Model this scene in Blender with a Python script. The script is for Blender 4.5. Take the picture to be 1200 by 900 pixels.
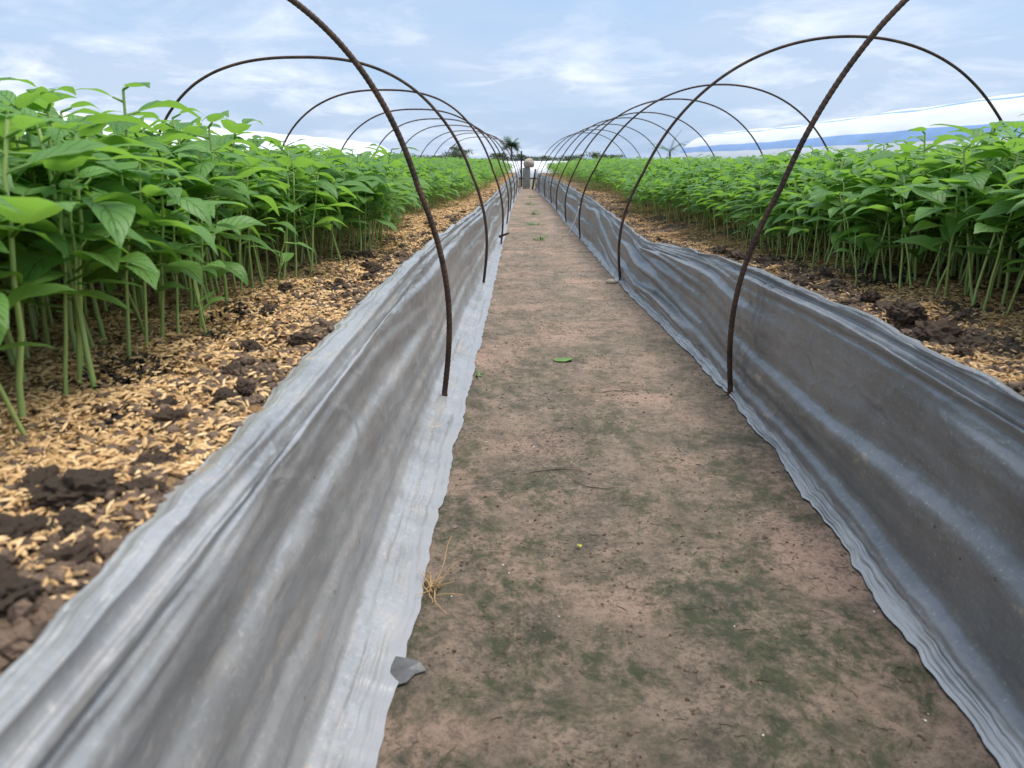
import bpy, math, random
import numpy as np
from mathutils import Vector, Matrix

R = math.radians
scene = bpy.context.scene
for o in list(bpy.data.objects):
    bpy.data.objects.remove(o)
col = scene.collection
random.seed(7)
rng = np.random.default_rng(7)

# ------------------------------------------------------------------ camera
h = 0.42                                   # camera height above the path; most lengths are in units of h
PITCH = 16.23
cd = bpy.data.cameras.new('camera')
cam = bpy.data.objects.new('camera', cd)
col.objects.link(cam)
cam.location = (0, 0, h)
cam.rotation_euler = (R(90 - PITCH), 0, R(1.10))
cd.sensor_width = 36
cd.lens = 27
cd.clip_start = 0.02
cd.clip_end = 3000
cd.dof.use_dof = True
cd.dof.focus_distance = 1.55
cd.dof.aperture_fstop = 13
scene.camera = cam

# ------------------------------------------------------------------ sky and sun (thin overcast, light from the right)
SUN_EL, SUN_AZ = 73, 80                    # azimuth measured from +Y towards +X
world = bpy.data.worlds.new('World')
scene.world = world
world.use_nodes = True
wn = world.node_tree
wn.nodes.clear()


def N(nt, typ, **kw):
    n = nt.nodes.new(typ)
    for k, v in kw.items():
        if k == 'inp':
            for a, b in v.items():
                n.inputs[a].default_value = b
        else:
            setattr(n, k, v)
    return n


def L(nt, a, b):
    nt.links.new(a, b)


def math_n(nt, op, a, b=None, c=None, clamp=False):
    n = nt.nodes.new('ShaderNodeMath')
    n.operation = op
    n.use_clamp = clamp
    for i, v in enumerate((a, b, c)):
        if v is None:
            continue
        if isinstance(v, (int, float)):
            n.inputs[i].default_value = v
        else:
            L(nt, v, n.inputs[i])
    return n.outputs[0]


def mix_c(nt, fac, a, b, blend='MIX'):
    n = nt.nodes.new('ShaderNodeMix')
    n.data_type = 'RGBA'
    n.blend_type = blend
    for s, v in ((n.inputs[0], fac), (n.inputs[6], a), (n.inputs[7], b)):
        if isinstance(v, (int, float)):
            s.default_value = v
        elif isinstance(v, tuple):
            s.default_value = (*v, 1) if len(v) == 3 else v
        else:
            L(nt, v, s)
    return n.outputs[2]


def ramp(nt, fac, stops, interp='LINEAR'):
    n = nt.nodes.new('ShaderNodeValToRGB')
    n.color_ramp.interpolation = interp
    e = n.color_ramp.elements
    while len(e) < len(stops):
        e.new(0.5)
    for i, (p, c) in enumerate(stops):
        e[i].position = p
        e[i].color = (c, c, c, 1) if isinstance(c, (int, float)) else (*c, 1)
    L(nt, fac, n.inputs[0])
    return n.outputs[0]


sky = N(wn, 'ShaderNodeTexSky', sky_type='NISHITA', sun_disc=False, sun_elevation=R(SUN_EL),
        sun_rotation=R(SUN_AZ), altitude=0, air_density=1.0, dust_density=2.0, ozone_density=1.5)
tc = N(wn, 'ShaderNodeTexCoord')
sep = N(wn, 'ShaderNodeSeparateXYZ')
L(wn, tc.outputs['Generated'], sep.inputs[0])
zz = math_n(wn, 'ADD', math_n(wn, 'MAXIMUM', sep.outputs[2], 0.0), 0.17)
comb = N(wn, 'ShaderNodeCombineXYZ')
L(wn, math_n(wn, 'DIVIDE', sep.outputs[0], zz), comb.inputs[0])
L(wn, math_n(wn, 'DIVIDE', sep.outputs[1], zz), comb.inputs[1])
comb.inputs[2].default_value = 3.7
n1 = N(wn, 'ShaderNodeTexNoise', inp={'Scale': 0.62, 'Detail': 7.0, 'Roughness': 0.55, 'Distortion': 0.25})
L(wn, comb.outputs[0], n1.inputs['Vector'])
n2 = N(wn, 'ShaderNodeTexNoise', inp={'Scale': 1.9, 'Detail': 8.0, 'Roughness': 0.6, 'Distortion': 0.4})
L(wn, comb.outputs[0], n2.inputs['Vector'])
layer = ramp(wn, n1.outputs[0], [(0.38, 0.25), (0.60, 0.92)])
puff = ramp(wn, n2.outputs[0], [(0.46, 0.0), (0.68, 1.0)])
greyc = (4.5, 5.45, 6.9)
whitec = (7.9, 8.4, 9.2)
blue = mix_c(wn, 0.55, sky.outputs[0], (3.5, 5.5, 8.8))
c1 = mix_c(wn, layer, blue, greyc)
c2 = mix_c(wn, math_n(wn, 'MULTIPLY', puff, ramp(wn, n1.outputs[0], [(0.42, 0.05), (0.58, 0.85)])), c1, whitec)
bg = N(wn, 'ShaderNodeBackground', inp={'Strength': 0.088})
L(wn, c2, bg.inputs[0])
wo = N(wn, 'ShaderNodeOutputWorld')
L(wn, bg.outputs[0], wo.inputs[0])

sd = bpy.data.lights.new('sun', 'SUN')
sd.energy = 3.0
sd.angle = R(38)
sd.color = (1.0, 0.96, 0.90)
sun = bpy.data.objects.new('sun', sd)
col.objects.link(sun)
sdir = Vector((math.sin(R(SUN_AZ)) * math.cos(R(SUN_EL)), math.cos(R(SUN_AZ)) * math.cos(R(SUN_EL)), math.sin(R(SUN_EL))))
sun.rotation_euler = sdir.to_track_quat('Z', 'Y').to_euler()
sun.location = (3, 2, 6)

scene.view_settings.view_transform = 'Standard'
scene.view_settings.look = 'None'
scene.view_settings.gamma = 1
scene.view_settings.exposure = 0.62
scene.view_settings.use_curve_mapping = False


# ------------------------------------------------------------------ helpers
def hash2(ix, iy, seed):
    n = (ix.astype(np.int64) * 374761393 + iy.astype(np.int64) * 668265263 + seed * 974634777) & 0xFFFFFFFF
    n = ((n ^ (n >> 13)) * 1274126177) & 0xFFFFFFFF
    n = ((n ^ (n >> 16)) * 2246822519) & 0xFFFFFFFF
    return (n ^ (n >> 15)) & 0xFFFFFFFF


def noise2(x, y, seed=0):
    """2-D gradient noise, about -1..1"""
    x, y = np.broadcast_arrays(np.asarray(x, float), np.asarray(y, float))
    ix, iy = np.floor(x), np.floor(y)
    fx, fy = x - ix, y - iy
    u = fx * fx * fx * (fx * (fx * 6 - 15) + 10)
    v = fy * fy * fy * (fy * (fy * 6 - 15) + 10)

    def g(dx, dy):
        a = hash2(ix + dx, iy + dy, seed) / 4294967296.0 * 2 * np.pi
        return np.cos(a) * (fx - dx) + np.sin(a) * (fy - dy)
    a = g(0, 0) * (1 - u) + g(1, 0) * u
    b = g(0, 1) * (1 - u) + g(1, 1) * u
    return (a * (1 - v) + b * v) * 1.5


def fbm(x, y, seed=0, octv=4, gain=0.5):
    s, a, f, t = 0, 1.0, 1.0, 0
    for i in range(octv):
        s = s + a * noise2(x * f, y * f, seed + i * 17)
        t += a
        a *= gain
        f *= 2.03
    return s / t


def sstep(a, b, x):
    t = np.clip((x - a) / (b - a), 0, 1)
    return t * t * (3 - 2 * t)


def mesh_np(name, verts, faces, smooth=False, uv=None, attrs=None):
    """verts (n,3); faces (m,k) or list of such arrays; uv per vertex (n,2); attrs {name: per-vertex float}"""
    me = bpy.data.meshes.new(name)
    verts = np.asarray(verts, np.float32)
    fl = faces if isinstance(faces, list) else [faces]
    fl = [np.asarray(f, np.int32) for f in fl if len(f)]
    loops = np.concatenate([f.ravel() for f in fl])
    tot = np.concatenate([np.full(len(f), f.shape[1], np.int32) for f in fl])
    st = np.concatenate([[0], np.cumsum(tot)[:-1]]).astype(np.int32)
    me.vertices.add(len(verts))
    me.vertices.foreach_set('co', verts.ravel())
    me.loops.add(len(loops))
    me.loops.foreach_set('vertex_index', loops)
    me.polygons.add(len(tot))
    me.polygons.foreach_set('loop_start', st)
    me.polygons.foreach_set('loop_total', tot)
    me.polygons.foreach_set('use_smooth', np.full(len(tot), smooth, bool))
    me.update(calc_edges=True)
    if uv is not None:
        l = me.uv_layers.new(name='UVMap')
        l.data.foreach_set('uv', np.asarray(uv, np.float32)[loops].ravel())
    if attrs:
        for k, v in attrs.items():
            a = me.attributes.new(k, 'FLOAT', 'POINT')
            a.data.foreach_set('value', np.asarray(v, np.float32))
    me.validate()
    return me


def obj(name, me, mat=None, parent=None, label=None, cat=None, group=None, kind=None, loc=None):
    o = bpy.data.objects.new(name, me)
    col.objects.link(o)
    if mat is not None and me is not None and len(me.materials) == 0:
        me.materials.append(mat)
    if parent is not None:
        o.parent = parent
    if loc is not None:
        o.location = loc
    for k, v in (('label', label), ('category', cat), ('group', group), ('kind', kind)):
        if v:
            o[k] = v
    return o


def grid_faces(nr, nc):
    i = np.arange((nr - 1) * (nc - 1))
    r, c = i // (nc - 1), i % (nc - 1)
    a = r * nc + c
    return np.stack([a, a + 1, a + nc + 1, a + nc], 1)


def tube_np(pts, rad, sides=8, cap=True):
    """tube along points; rad scalar or per point"""
    pts = np.asarray(pts, float)
    n = len(pts)
    rad = np.broadcast_to(np.asarray(rad, float), (n,))
    t = np.gradient(pts, axis=0)
    t /= np.linalg.norm(t, axis=1)[:, None] + 1e-12
    ref = np.array([0.0, 1.0, 0.0]) if abs(t[:, 1]).mean() < 0.7 else np.array([1.0, 0, 0])
    b = np.cross(t, ref)
    b /= np.linalg.norm(b, axis=1)[:, None] + 1e-12
    c = np.cross(b, t)
    a = np.arange(sides) / sides * 2 * np.pi
    v = pts[:, None, :] + rad[:, None, None] * (np.cos(a)[None, :, None] * b[:, None, :] + np.sin(a)[None, :, None] * c[:, None, :])
    v = v.reshape(-1, 3)
    r, s = np.meshgrid(np.arange(n - 1), np.arange(sides), indexing='ij')
    p, q = r * sides + s, r * sides + (s + 1) % sides
    f = np.stack([p, q, q + sides, p + sides], -1).reshape(-1, 4)
    fl = [f]
    if cap:
        fl.append(np.array([list(range(sides))[::-1]]))
        fl.append(np.array([list(range((n - 1) * sides, n * sides))]))
    return v, fl


def join_np(parts):
    """parts: list of (verts, [faces...]) -> one"""
    vs, by = [], {}
    off = 0
    for v, fl in parts:
        vs.append(v)
        for f in (fl if isinstance(fl, list) else [fl]):
            f = np.asarray(f)
            by.setdefault(f.shape[1], []).append(f + off)
        off += len(v)
    return np.concatenate(vs), [np.concatenate(x) for x in by.values()]


def mat_base(name):
    m = bpy.data.materials.new(name)
    m.use_nodes = True
    nt = m.node_tree
    p = nt.nodes['Principled BSDF']
    return m, nt, p


def bump(nt, p, height, strength=0.5, dist=0.005):
    b = N(nt, 'ShaderNodeBump', inp={'Strength': strength, 'Distance': dist})
    L(nt, height, b.inputs['Height'])
    L(nt, b.outputs[0], p.inputs['Normal'])
    return b


def noise_n(nt, vec, scale, detail=4, rough=0.55, dist=0.0):
    n = N(nt, 'ShaderNodeTexNoise', inp={'Scale': scale, 'Detail': detail, 'Roughness': rough, 'Distortion': dist})
    if vec is not None:
        L(nt, vec, n.inputs['Vector'])
    return n.outputs[0]


def geo_pos(nt, sx=1, sy=1, sz=1):
    t = N(nt, 'ShaderNodeTexCoord')
    m = N(nt, 'ShaderNodeMapping')
    m.inputs['Scale'].default_value = (sx, sy, sz)
    L(nt, t.outputs['Object'], m.inputs[0])
    return m.outputs[0]


# ------------------------------------------------------------------ materials
def make_path_mat():
    m, nt, p = mat_base('damp_earth')
    v = geo_pos(nt)
    big = noise_n(nt, v, 4.2, 6, 0.6, 0.4)
    mid = noise_n(nt, v, 17, 6, 0.65, 0.6)
    fine = noise_n(nt, v, 210, 6, 0.75)
    vs = geo_pos(nt, 1, 0.75, 1)
    moss = noise_n(nt, vs, 6.5, 12, 0.78, 0.5)
    moss2 = noise_n(nt, vs, 30, 10, 0.8, 0.3)
    c = mix_c(nt, ramp(nt, mid, [(0.34, 0), (0.66, 1)]), (0.190, 0.145, 0.105), (0.370, 0.275, 0.203))
    c = mix_c(nt, ramp(nt, big, [(0.50, 0), (0.62, 0.85)]), c, (0.450, 0.305, 0.230))
    c = mix_c(nt, math_n(nt, 'MULTIPLY', ramp(nt, fine, [(0.50, 0), (0.62, 0.85)]), ramp(nt, noise_n(nt, vs, 8, 6, 0.7), [(0.40, 0.12), (0.56, 1.0)])), c, (0.070, 0.054, 0.040))
    grain = noise_n(nt, v, 85, 10, 0.82, 0.3)
    c = mix_c(nt, ramp(nt, grain, [(0.51, 0), (0.58, 0.6)]), c, (0.105, 0.083, 0.062))
    c = mix_c(nt, ramp(nt, grain, [(0.38, 0.5), (0.45, 0)]), c, (0.42, 0.32, 0.24))
    sy = N(nt, 'ShaderNodeSeparateXYZ')
    L(nt, v, sy.inputs[0])
    grow = ramp(nt, math_n(nt, 'DIVIDE', sy.outputs[1], 4.0), [(0.16, 1.0), (0.55, 0.45)])
    mm = math_n(nt, 'MULTIPLY', ramp(nt, moss, [(0.445, 0), (0.55, 1)]), ramp(nt, moss2, [(0.42, 0.05), (0.54, 0.95)]))
    mm = math_n(nt, 'MULTIPLY', mm, grow)
    gcol = mix_c(nt, noise_n(nt, v, 60, 3), (0.036, 0.042, 0.025), (0.085, 0.098, 0.042))
    c = mix_c(nt, mm, c, gcol)
    dk = math_n(nt, 'MULTIPLY', ramp(nt, noise_n(nt, vs, 9.5, 12, 0.8, 0.8), [(0.52, 0), (0.62, 0.8)]), ramp(nt, fine, [(0.35, 0.3), (0.6, 1)]))
    c = mix_c(nt, dk, c, (0.062, 0.055, 0.045))
    L(nt, c, p.inputs['Base Color'])
    L(nt, ramp(nt, big, [(0.3, 0.62), (0.7, 0.85)]), p.inputs['Roughness'])
    p.inputs['Specular IOR Level'].default_value = 0.35
    hsum = math_n(nt, 'ADD', math_n(nt, 'ADD', math_n(nt, 'MULTIPLY', mid, 0.8), math_n(nt, 'MULTIPLY', fine, 0.5)), math_n(nt, 'MULTIPLY', grain, -0.8))
    bump(nt, p, hsum, 0.9, 0.009)
    return m


def make_bed_mat():
    m, nt, p = mat_base('bed_earth')
    v = geo_pos(nt)
    at = N(nt, 'ShaderNodeAttribute', attribute_name='husk')
    mid = noise_n(nt, v, 45, 6, 0.7)
    fine = noise_n(nt, v, 260, 4, 0.7)
    soil = mix_c(nt, ramp(nt, mid, [(0.35, 0), (0.68, 1)]), (0.046, 0.036, 0.028), (0.165, 0.120, 0.086))
    vo = N(nt, 'ShaderNodeTexVoronoi', inp={'Scale': 170.0})
    L(nt, geo_pos(nt, 1, 0.55, 1), vo.inputs['Vector'])
    vc = N(nt, 'ShaderNodeSeparateColor')
    L(nt, vo.outputs['Color'], vc.inputs[0])
    hk = mix_c(nt, vc.outputs[0], (0.26, 0.145, 0.055), (0.56, 0.36, 0.17))
    hk = mix_c(nt, ramp(nt, vo.outputs['Distance'], [(0.45, 0), (0.8, 0.8)]), hk, (0.09, 0.052, 0.026))
    f = math_n(nt, 'MULTIPLY', at.outputs['Fac'], ramp(nt, fine, [(0.30, 0.35), (0.55, 1.0)]))
    c = mix_c(nt, f, soil, hk)
    L(nt, c, p.inputs['Base Color'])
    p.inputs['Roughness'].default_value = 0.9
    p.inputs['Specular IOR Level'].default_value = 0.2
    hs = math_n(nt, 'ADD', mid, math_n(nt, 'MULTIPLY', fine, 0.5))
    bump(nt, p, hs, 0.9, 0.008)
    return m


def make_clod_mat():
    m, nt, p = mat_base('clod_earth')
    v = geo_pos(nt)
    oi = N(nt, 'ShaderNodeObjectInfo')
    mid = noise_n(nt, v, 60, 6, 0.7)
    fine = noise_n(nt, v, 300, 4, 0.7)
    c = mix_c(nt, ramp(nt, mid, [(0.35, 0), (0.7, 1)]), (0.080, 0.060, 0.045), (0.240, 0.172, 0.126))
    c = mix_c(nt, math_n(nt, 'MULTIPLY', oi.outputs['Random'], 0.55), c, (0.20, 0.13, 0.09))
    L(nt, c, p.inputs['Base Color'])
    p.inputs['Roughness'].default_value = 0.92
    p.inputs['Specular IOR Level'].default_value = 0.2
    bump(nt, p, math_n(nt, 'ADD', mid, math_n(nt, 'MULTIPLY', fine, 0.6)), 0.9, 0.006)
    return m


def make_husk_mat():
    m, nt, p = mat_base('rice_husk')
    at = N(nt, 'ShaderNodeAttribute', attribute_name='tint')
    c = ramp(nt, at.outputs['Fac'], [(0.0, (0.16, 0.085, 0.035)), (0.25, (0.38, 0.215, 0.085)), (0.7, (0.61, 0.385, 0.178)), (1.0, (0.75, 0.52, 0.27))])
    L(nt, c, p.inputs['Base Color'])
    p.inputs['Roughness'].default_value = 0.6
    p.inputs['Specular IOR Level'].default_value = 0.3
    return m


def make_plain(name, colr, rough=0.7, spec=0.3, nscale=40, var=0.35, bstr=0.3, bdist=0.003):
    m, nt, p = mat_base(name)
    v = geo_pos(nt)
    n = noise_n(nt, v, nscale, 5, 0.65)
    d = tuple(x * (1 - var) for x in colr)
    e = tuple(min(1, x * (1 + var)) for x in colr)
    L(nt, mix_c(nt, ramp(nt, n, [(0.3, 0), (0.7, 1)]), d, e), p.inputs['Base Color'])
    p.inputs['Roughness'].default_value = rough
    p.inputs['Specular IOR Level'].default_value = spec
    if bstr:
        bump(nt, p, n, bstr, bdist)
    return m


def make_film_mat(name, base, dirt_amt, rough, foot):
    """silver-black mulch film, dusty; UV: x = metres along the bed, y = metres across the sheet"""
    m, nt, p = mat_base(name)
    uvn = N(nt, 'ShaderNodeUVMap')
    mp = N(nt, 'ShaderNodeMapping')
    mp.inputs['Scale'].default_value = (1, 1, 1)
    L(nt, uvn.outputs[0], mp.inputs[0])
    v = mp.outputs[0]
    mp2 = N(nt, 'ShaderNodeMapping')
    mp2.inputs['Scale'].default_value = (0.22, 1, 1)
    L(nt, uvn.outputs[0], mp2.inputs[0])
    vs = mp2.outputs[0]
    cloud = noise_n(nt, v, 9, 6, 0.65, 0.5)
    streak = noise_n(nt, vs, 34, 6, 0.65, 0.3)
    speck = noise_n(nt, v, 210, 3, 0.6)
    scr = noise_n(nt, vs, 190, 3, 0.6)
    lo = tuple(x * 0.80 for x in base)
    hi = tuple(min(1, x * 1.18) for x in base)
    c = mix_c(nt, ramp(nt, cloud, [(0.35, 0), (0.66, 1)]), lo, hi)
    c = mix_c(nt, ramp(nt, streak, [(0.52, 0), (0.72, 0.55 * dirt_amt)]), c, (0.40, 0.325, 0.25))
    c = mix_c(nt, ramp(nt, scr, [(0.58, 0), (0.70, 0.36 * dirt_amt)]), c, (0.62, 0.60, 0.57))
    c = mix_c(nt, ramp(nt, cloud, [(0.60, 0), (0.74, 0.40 * dirt_amt)]), c, (0.42, 0.33, 0.25))
    c = mix_c(nt, ramp(nt, speck, [(0.34, 0.25), (0.46, 0)]), c, tuple(x * 0.55 for x in base))
    c = mix_c(nt, ramp(nt, speck, [(0.60, 0), (0.72, 0.5)]), c, (0.60, 0.56, 0.50))
    vo = N(nt, 'ShaderNodeTexVoronoi', inp={'Scale': 26.0, 'Randomness': 1.0})
    L(nt, v, vo.inputs['Vector'])
    spots = math_n(nt, 'MULTIPLY', math_n(nt, 'LESS_THAN', vo.outputs['Distance'], 0.055), math_n(nt, 'GREATER_THAN', speck, 0.50))
    c = mix_c(nt, math_n(nt, 'MULTIPLY', spots, 0.8), c, (0.045, 0.035, 0.028))
    vo2 = N(nt, 'ShaderNodeTexVoronoi', inp={'Scale': 8.0, 'Randomness': 1.0})
    mp3 = N(nt, 'ShaderNodeMapping')
    mp3.inputs['Location'].default_value = (3.3, 1.7, 0)
    mp3.inputs['Scale'].default_value = (0.8, 1.3, 1)
    L(nt, uvn.outputs[0], mp3.inputs[0])
    L(nt, mp3.outputs[0], vo2.inputs['Vector'])
    sp2 = math_n(nt, 'MULTIPLY', math_n(nt, 'LESS_THAN', vo2.outputs['Distance'], 0.17), ramp(nt, noise_n(nt, v, 75, 4, 0.6), [(0.54, 0), (0.62, 1)]))
    c = mix_c(nt, math_n(nt, 'MULTIPLY', sp2, 0.7), c, (0.46, 0.38, 0.30))
    # foot strip painted lighter, standing in for sky light on its upturned face
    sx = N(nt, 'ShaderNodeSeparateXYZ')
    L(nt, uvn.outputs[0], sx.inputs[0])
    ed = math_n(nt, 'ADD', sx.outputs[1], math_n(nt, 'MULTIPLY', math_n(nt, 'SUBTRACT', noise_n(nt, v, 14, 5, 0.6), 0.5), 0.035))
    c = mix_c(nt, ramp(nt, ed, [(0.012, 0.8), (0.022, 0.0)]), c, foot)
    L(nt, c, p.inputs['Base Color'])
    p.inputs['Metallic'].default_value = 0.25
    dirtmask = ramp(nt, streak, [(0.50, rough), (0.78, min(1, rough + 0.22))])
    L(nt, dirtmask, p.inputs['Roughness'])
    p.inputs['Specular IOR Level'].default_value = 0.55
    hs = math_n(nt, 'ADD', math_n(nt, 'MULTIPLY', streak, 0.7), math_n(nt, 'MULTIPLY', scr, 0.25))
    mp4 = N(nt, 'ShaderNodeMapping')
    mp4.inputs['Scale'].default_value = (0.35, 1, 1)
    mp4.inputs['Rotation'].default_value = (0, 0, 0.12)
    L(nt, uvn.outputs[0], mp4.inputs[0])
    wv = N(nt, 'ShaderNodeVectorMath', operation='ADD')
    nzc = N(nt, 'ShaderNodeTexNoise', inp={'Scale': 6.0, 'Detail': 3.0})
    L(nt, uvn.outputs[0], nzc.inputs['Vector'])
    wsc = N(nt, 'ShaderNodeVectorMath', operation='SCALE')
    wsc.inputs[3].default_value = 0.10
    L(nt, nzc.outputs['Color'], wsc.inputs[0])
    L(nt, mp4.outputs[0], wv.inputs[0])
    L(nt, wsc.outputs[0], wv.inputs[1])
    ve = N(nt, 'ShaderNodeTexVoronoi', feature='DISTANCE_TO_EDGE', inp={'Scale': 17.0})
    L(nt, wv.outputs[0], ve.inputs['Vector'])
    crease = math_n(nt, 'MULTIPLY', ramp(nt, ve.outputs['Distance'], [(0.0, 1.0), (0.10, 0.0)]), ramp(nt, noise_n(nt, v, 5, 3), [(0.42, 0.0), (0.62, 1.0)]))
    hs = math_n(nt, 'ADD', hs, math_n(nt, 'MULTIPLY', crease, 0.9))
    bump(nt, p, hs, 0.22, 0.005)
    return m


def make_rust_mat():
    m, nt, p = mat_base('rusty_steel')
    v = geo_pos(nt)
    n = noise_n(nt, v, 22, 6, 0.7)
    f = noise_n(nt, v, 160, 4, 0.7)
    c = mix_c(nt, ramp(nt, n, [(0.40, 0), (0.68, 1)]), (0.030, 0.021, 0.018), (0.115, 0.060, 0.035))
    c = mix_c(nt, ramp(nt, f, [(0.52, 0), (0.72, 0.6)]), c, (0.19, 0.095, 0.050))
    L(nt, c, p.inputs['Base Color'])
    p.inputs['Roughness'].default_value = 0.75
    p.inputs['Specular IOR Level'].default_value = 0.35
    return m


def make_leaf_mat(name='leaf_green', a=(0.092, 0.228, 0.040), b=(0.195, 0.395, 0.105)):
    """leaf UV: x along midrib 0..1, y across -1..1 (stored 0..1)"""
    m, nt, p = mat_base(name)
    uvn = N(nt, 'ShaderNodeUVMap')
    s = N(nt, 'ShaderNodeSeparateXYZ')
    L(nt, uvn.outputs[0], s.inputs[0])
    av = math_n(nt, 'ABSOLUTE', math_n(nt, 'SUBTRACT', s.outputs[1], 0.5))
    rib = ramp(nt, av, [(0.0, 1.0), (0.035, 0.0)])
    w = math_n(nt, 'SUBTRACT', math_n(nt, 'MULTIPLY', s.outputs[0], 7.0), math_n(nt, 'MULTIPLY', av, 4.2))
    side = ramp(nt, math_n(nt, 'ABSOLUTE', math_n(nt, 'SUBTRACT', math_n(nt, 'FRACT', w), 0.5)), [(0.0, 0.75), (0.07, 0.0)])
    vein = math_n(nt, 'MAXIMUM', rib, side)
    at = N(nt, 'ShaderNodeAttribute', attribute_name='tint')
    v = geo_pos(nt)
    nz = noise_n(nt, v, 55, 3)
    t = math_n(nt, 'ADD', math_n(nt, 'MULTIPLY', at.outputs['Fac'], 0.8), math_n(nt, 'MULTIPLY', nz, 0.2))
    c = mix_c(nt, t, a, b)
    c = mix_c(nt, math_n(nt, 'MULTIPLY', vein, 0.55), c, (0.26, 0.42, 0.13))
    ge = N(nt, 'ShaderNodeNewGeometry')
    c = mix_c(nt, math_n(nt, 'MULTIPLY', ge.outputs['Backfacing'], 0.45), c, (0.22, 0.38, 0.06))
    L(nt, c, p.inputs['Base Color'])
    p.inputs['Roughness'].default_value = 0.50
    p.inputs['Specular IOR Level'].default_value = 0.5
    hs = math_n(nt, 'ADD', math_n(nt, 'MULTIPLY', vein, -0.5), math_n(nt, 'MULTIPLY', nz, 0.4))
    bump(nt, p, hs, 0.8, 0.004)
    tr = N(nt, 'ShaderNodeBsdfTranslucent')
    L(nt, mix_c(nt, 0.6, c, (0.29, 0.54, 0.05)), tr.inputs[0])
    mx = N(nt, 'ShaderNodeMixShader', inp={0: 0.48})
    L(nt, p.outputs[0], mx.inputs[1])
    L(nt, tr.outputs[0], mx.inputs[2])
    L(nt, mx.outputs[0], nt.nodes['Material Output'].inputs[0])
    return m


def make_stem_mat():
    m, nt, p = mat_base('stem_green')
    v = geo_pos(nt)
    n = noise_n(nt, v, 30, 4)
    L(nt, mix_c(nt, n, (0.30, 0.42, 0.095), (0.46, 0.55, 0.21)), p.inputs['Base Color'])
    p.inputs['Roughness'].default_value = 0.45
    p.inputs['Subsurface Weight'].default_value = 0.15
    p.inputs['Subsurface Radius'].default_value = (0.003, 0.004, 0.001)
    p.inputs['Subsurface Scale'].default_value = 1.0
    return m


M = {
    'path': make_path_mat(), 'bed': make_bed_mat(), 'clod': make_clod_mat(), 'husk': make_husk_mat(),
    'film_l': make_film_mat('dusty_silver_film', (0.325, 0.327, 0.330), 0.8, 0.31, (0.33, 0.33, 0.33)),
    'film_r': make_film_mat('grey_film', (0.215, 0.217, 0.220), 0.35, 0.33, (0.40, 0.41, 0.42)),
    'rust': make_rust_mat(), 'leaf': make_leaf_mat(), 'stem': make_stem_mat(),
    'char': make_plain('charred_husk', (0.010, 0.010, 0.010), 0.8, 0.3, 90, 0.5),
    'twig': make_plain('dark_rootlet', (0.045, 0.032, 0.022), 0.85, 0.2, 90, 0.5),
    'straw': make_plain('dry_straw', (0.40, 0.26, 0.12), 0.6, 0.3, 60, 0.35),
    'white_film': make_plain('white_tunnel_film', (0.70, 0.71, 0.73), 0.4, 0.5, 1.5, 0.05, 0.0),
    'blue_film': make_plain('blue_film_stripe', (0.22, 0.36, 0.62), 0.4, 0.5, 3, 0.10, 0.0),
    'field': make_plain('field_earth', (0.18, 0.15, 0.10), 0.9, 0.2, 0.8, 0.35),
    'concrete': make_plain('weathered_concrete', (0.28, 0.28, 0.26), 0.9, 0.2, 18, 0.35),
    'sack': make_plain('beige_sacking', (0.36, 0.31, 0.25), 0.85, 0.2, 30, 0.25),
    'darkpost': make_plain('dark_timber', (0.035, 0.032, 0.030), 0.85, 0.2, 30, 0.4),
    'bark': make_plain('grey_bark', (0.16, 0.13, 0.10), 0.9, 0.2, 12, 0.35),
    'hazed_leaf': make_plain('hazed_tree_foliage', (0.10, 0.135, 0.075), 0.6, 0.3, 3, 0.5, 0.0),  # base colour paled to stand in for distance haze
    'palm_leaf': make_plain('palm_foliage', (0.070, 0.160, 0.045), 0.5, 0.4, 3, 0.4, 0.0),
    'blackfilm': make_plain('black_film_scrap', (0.09, 0.088, 0.088), 0.45, 0.5, 60, 0.35),
    'string': make_plain('white_twine', (0.62, 0.62, 0.60), 0.8, 0.2, 200, 0.1),
    'grass': make_plain('weed_green', (0.11, 0.21, 0.045), 0.5, 0.3, 30, 0.3, 0.0),
    'speck': make_plain('pale_grit', (0.70, 0.66, 0.58), 0.8, 0.2, 60, 0.2, 0.0),
}

# ------------------------------------------------------------------ profiles of path and beds (distances along the path in h, offsets in h)
END = 28.9 * h                              # the beds end here


def tab(pts):
    a = np.array(pts, float)
    return lambda y: np.interp(np.asarray(y) / h, a[:, 0], a[:, 1]) * h


toeL = tab([(0, -.245), (1.8, -.248), (3.3, -.255), (5.5, -.262), (9, -.29), (13, -.305), (16, -.325), (22, -.29), (29, -.22)])
footL = tab([(0, -.340), (1.2, -.345), (2.0, -.36), (3.3, -.385), (6, -.385), (9, -.365), (13, -.37), (16, -.375), (22, -.34), (29, -.27)])
foldL = tab([(0, -.365), (1.5, -.375), (3.3, -.40), (5, -.40), (8, -.40), (12, -.41), (16, -.41), (22, -.385), (29, -.32)])
lipL = tab([(0, -.43), (1.0, -.455), (1.4, -.475), (2.2, -.478), (3.4, -.475), (5, -.46), (8, -.45), (16, -.45), (29, -.36)])
gL = tab([(0, .555), (1.2, .572), (2.2, .59), (3.3, .60), (5, .59), (7, .56), (10, .53), (16, .54), (29, .55)])

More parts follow.
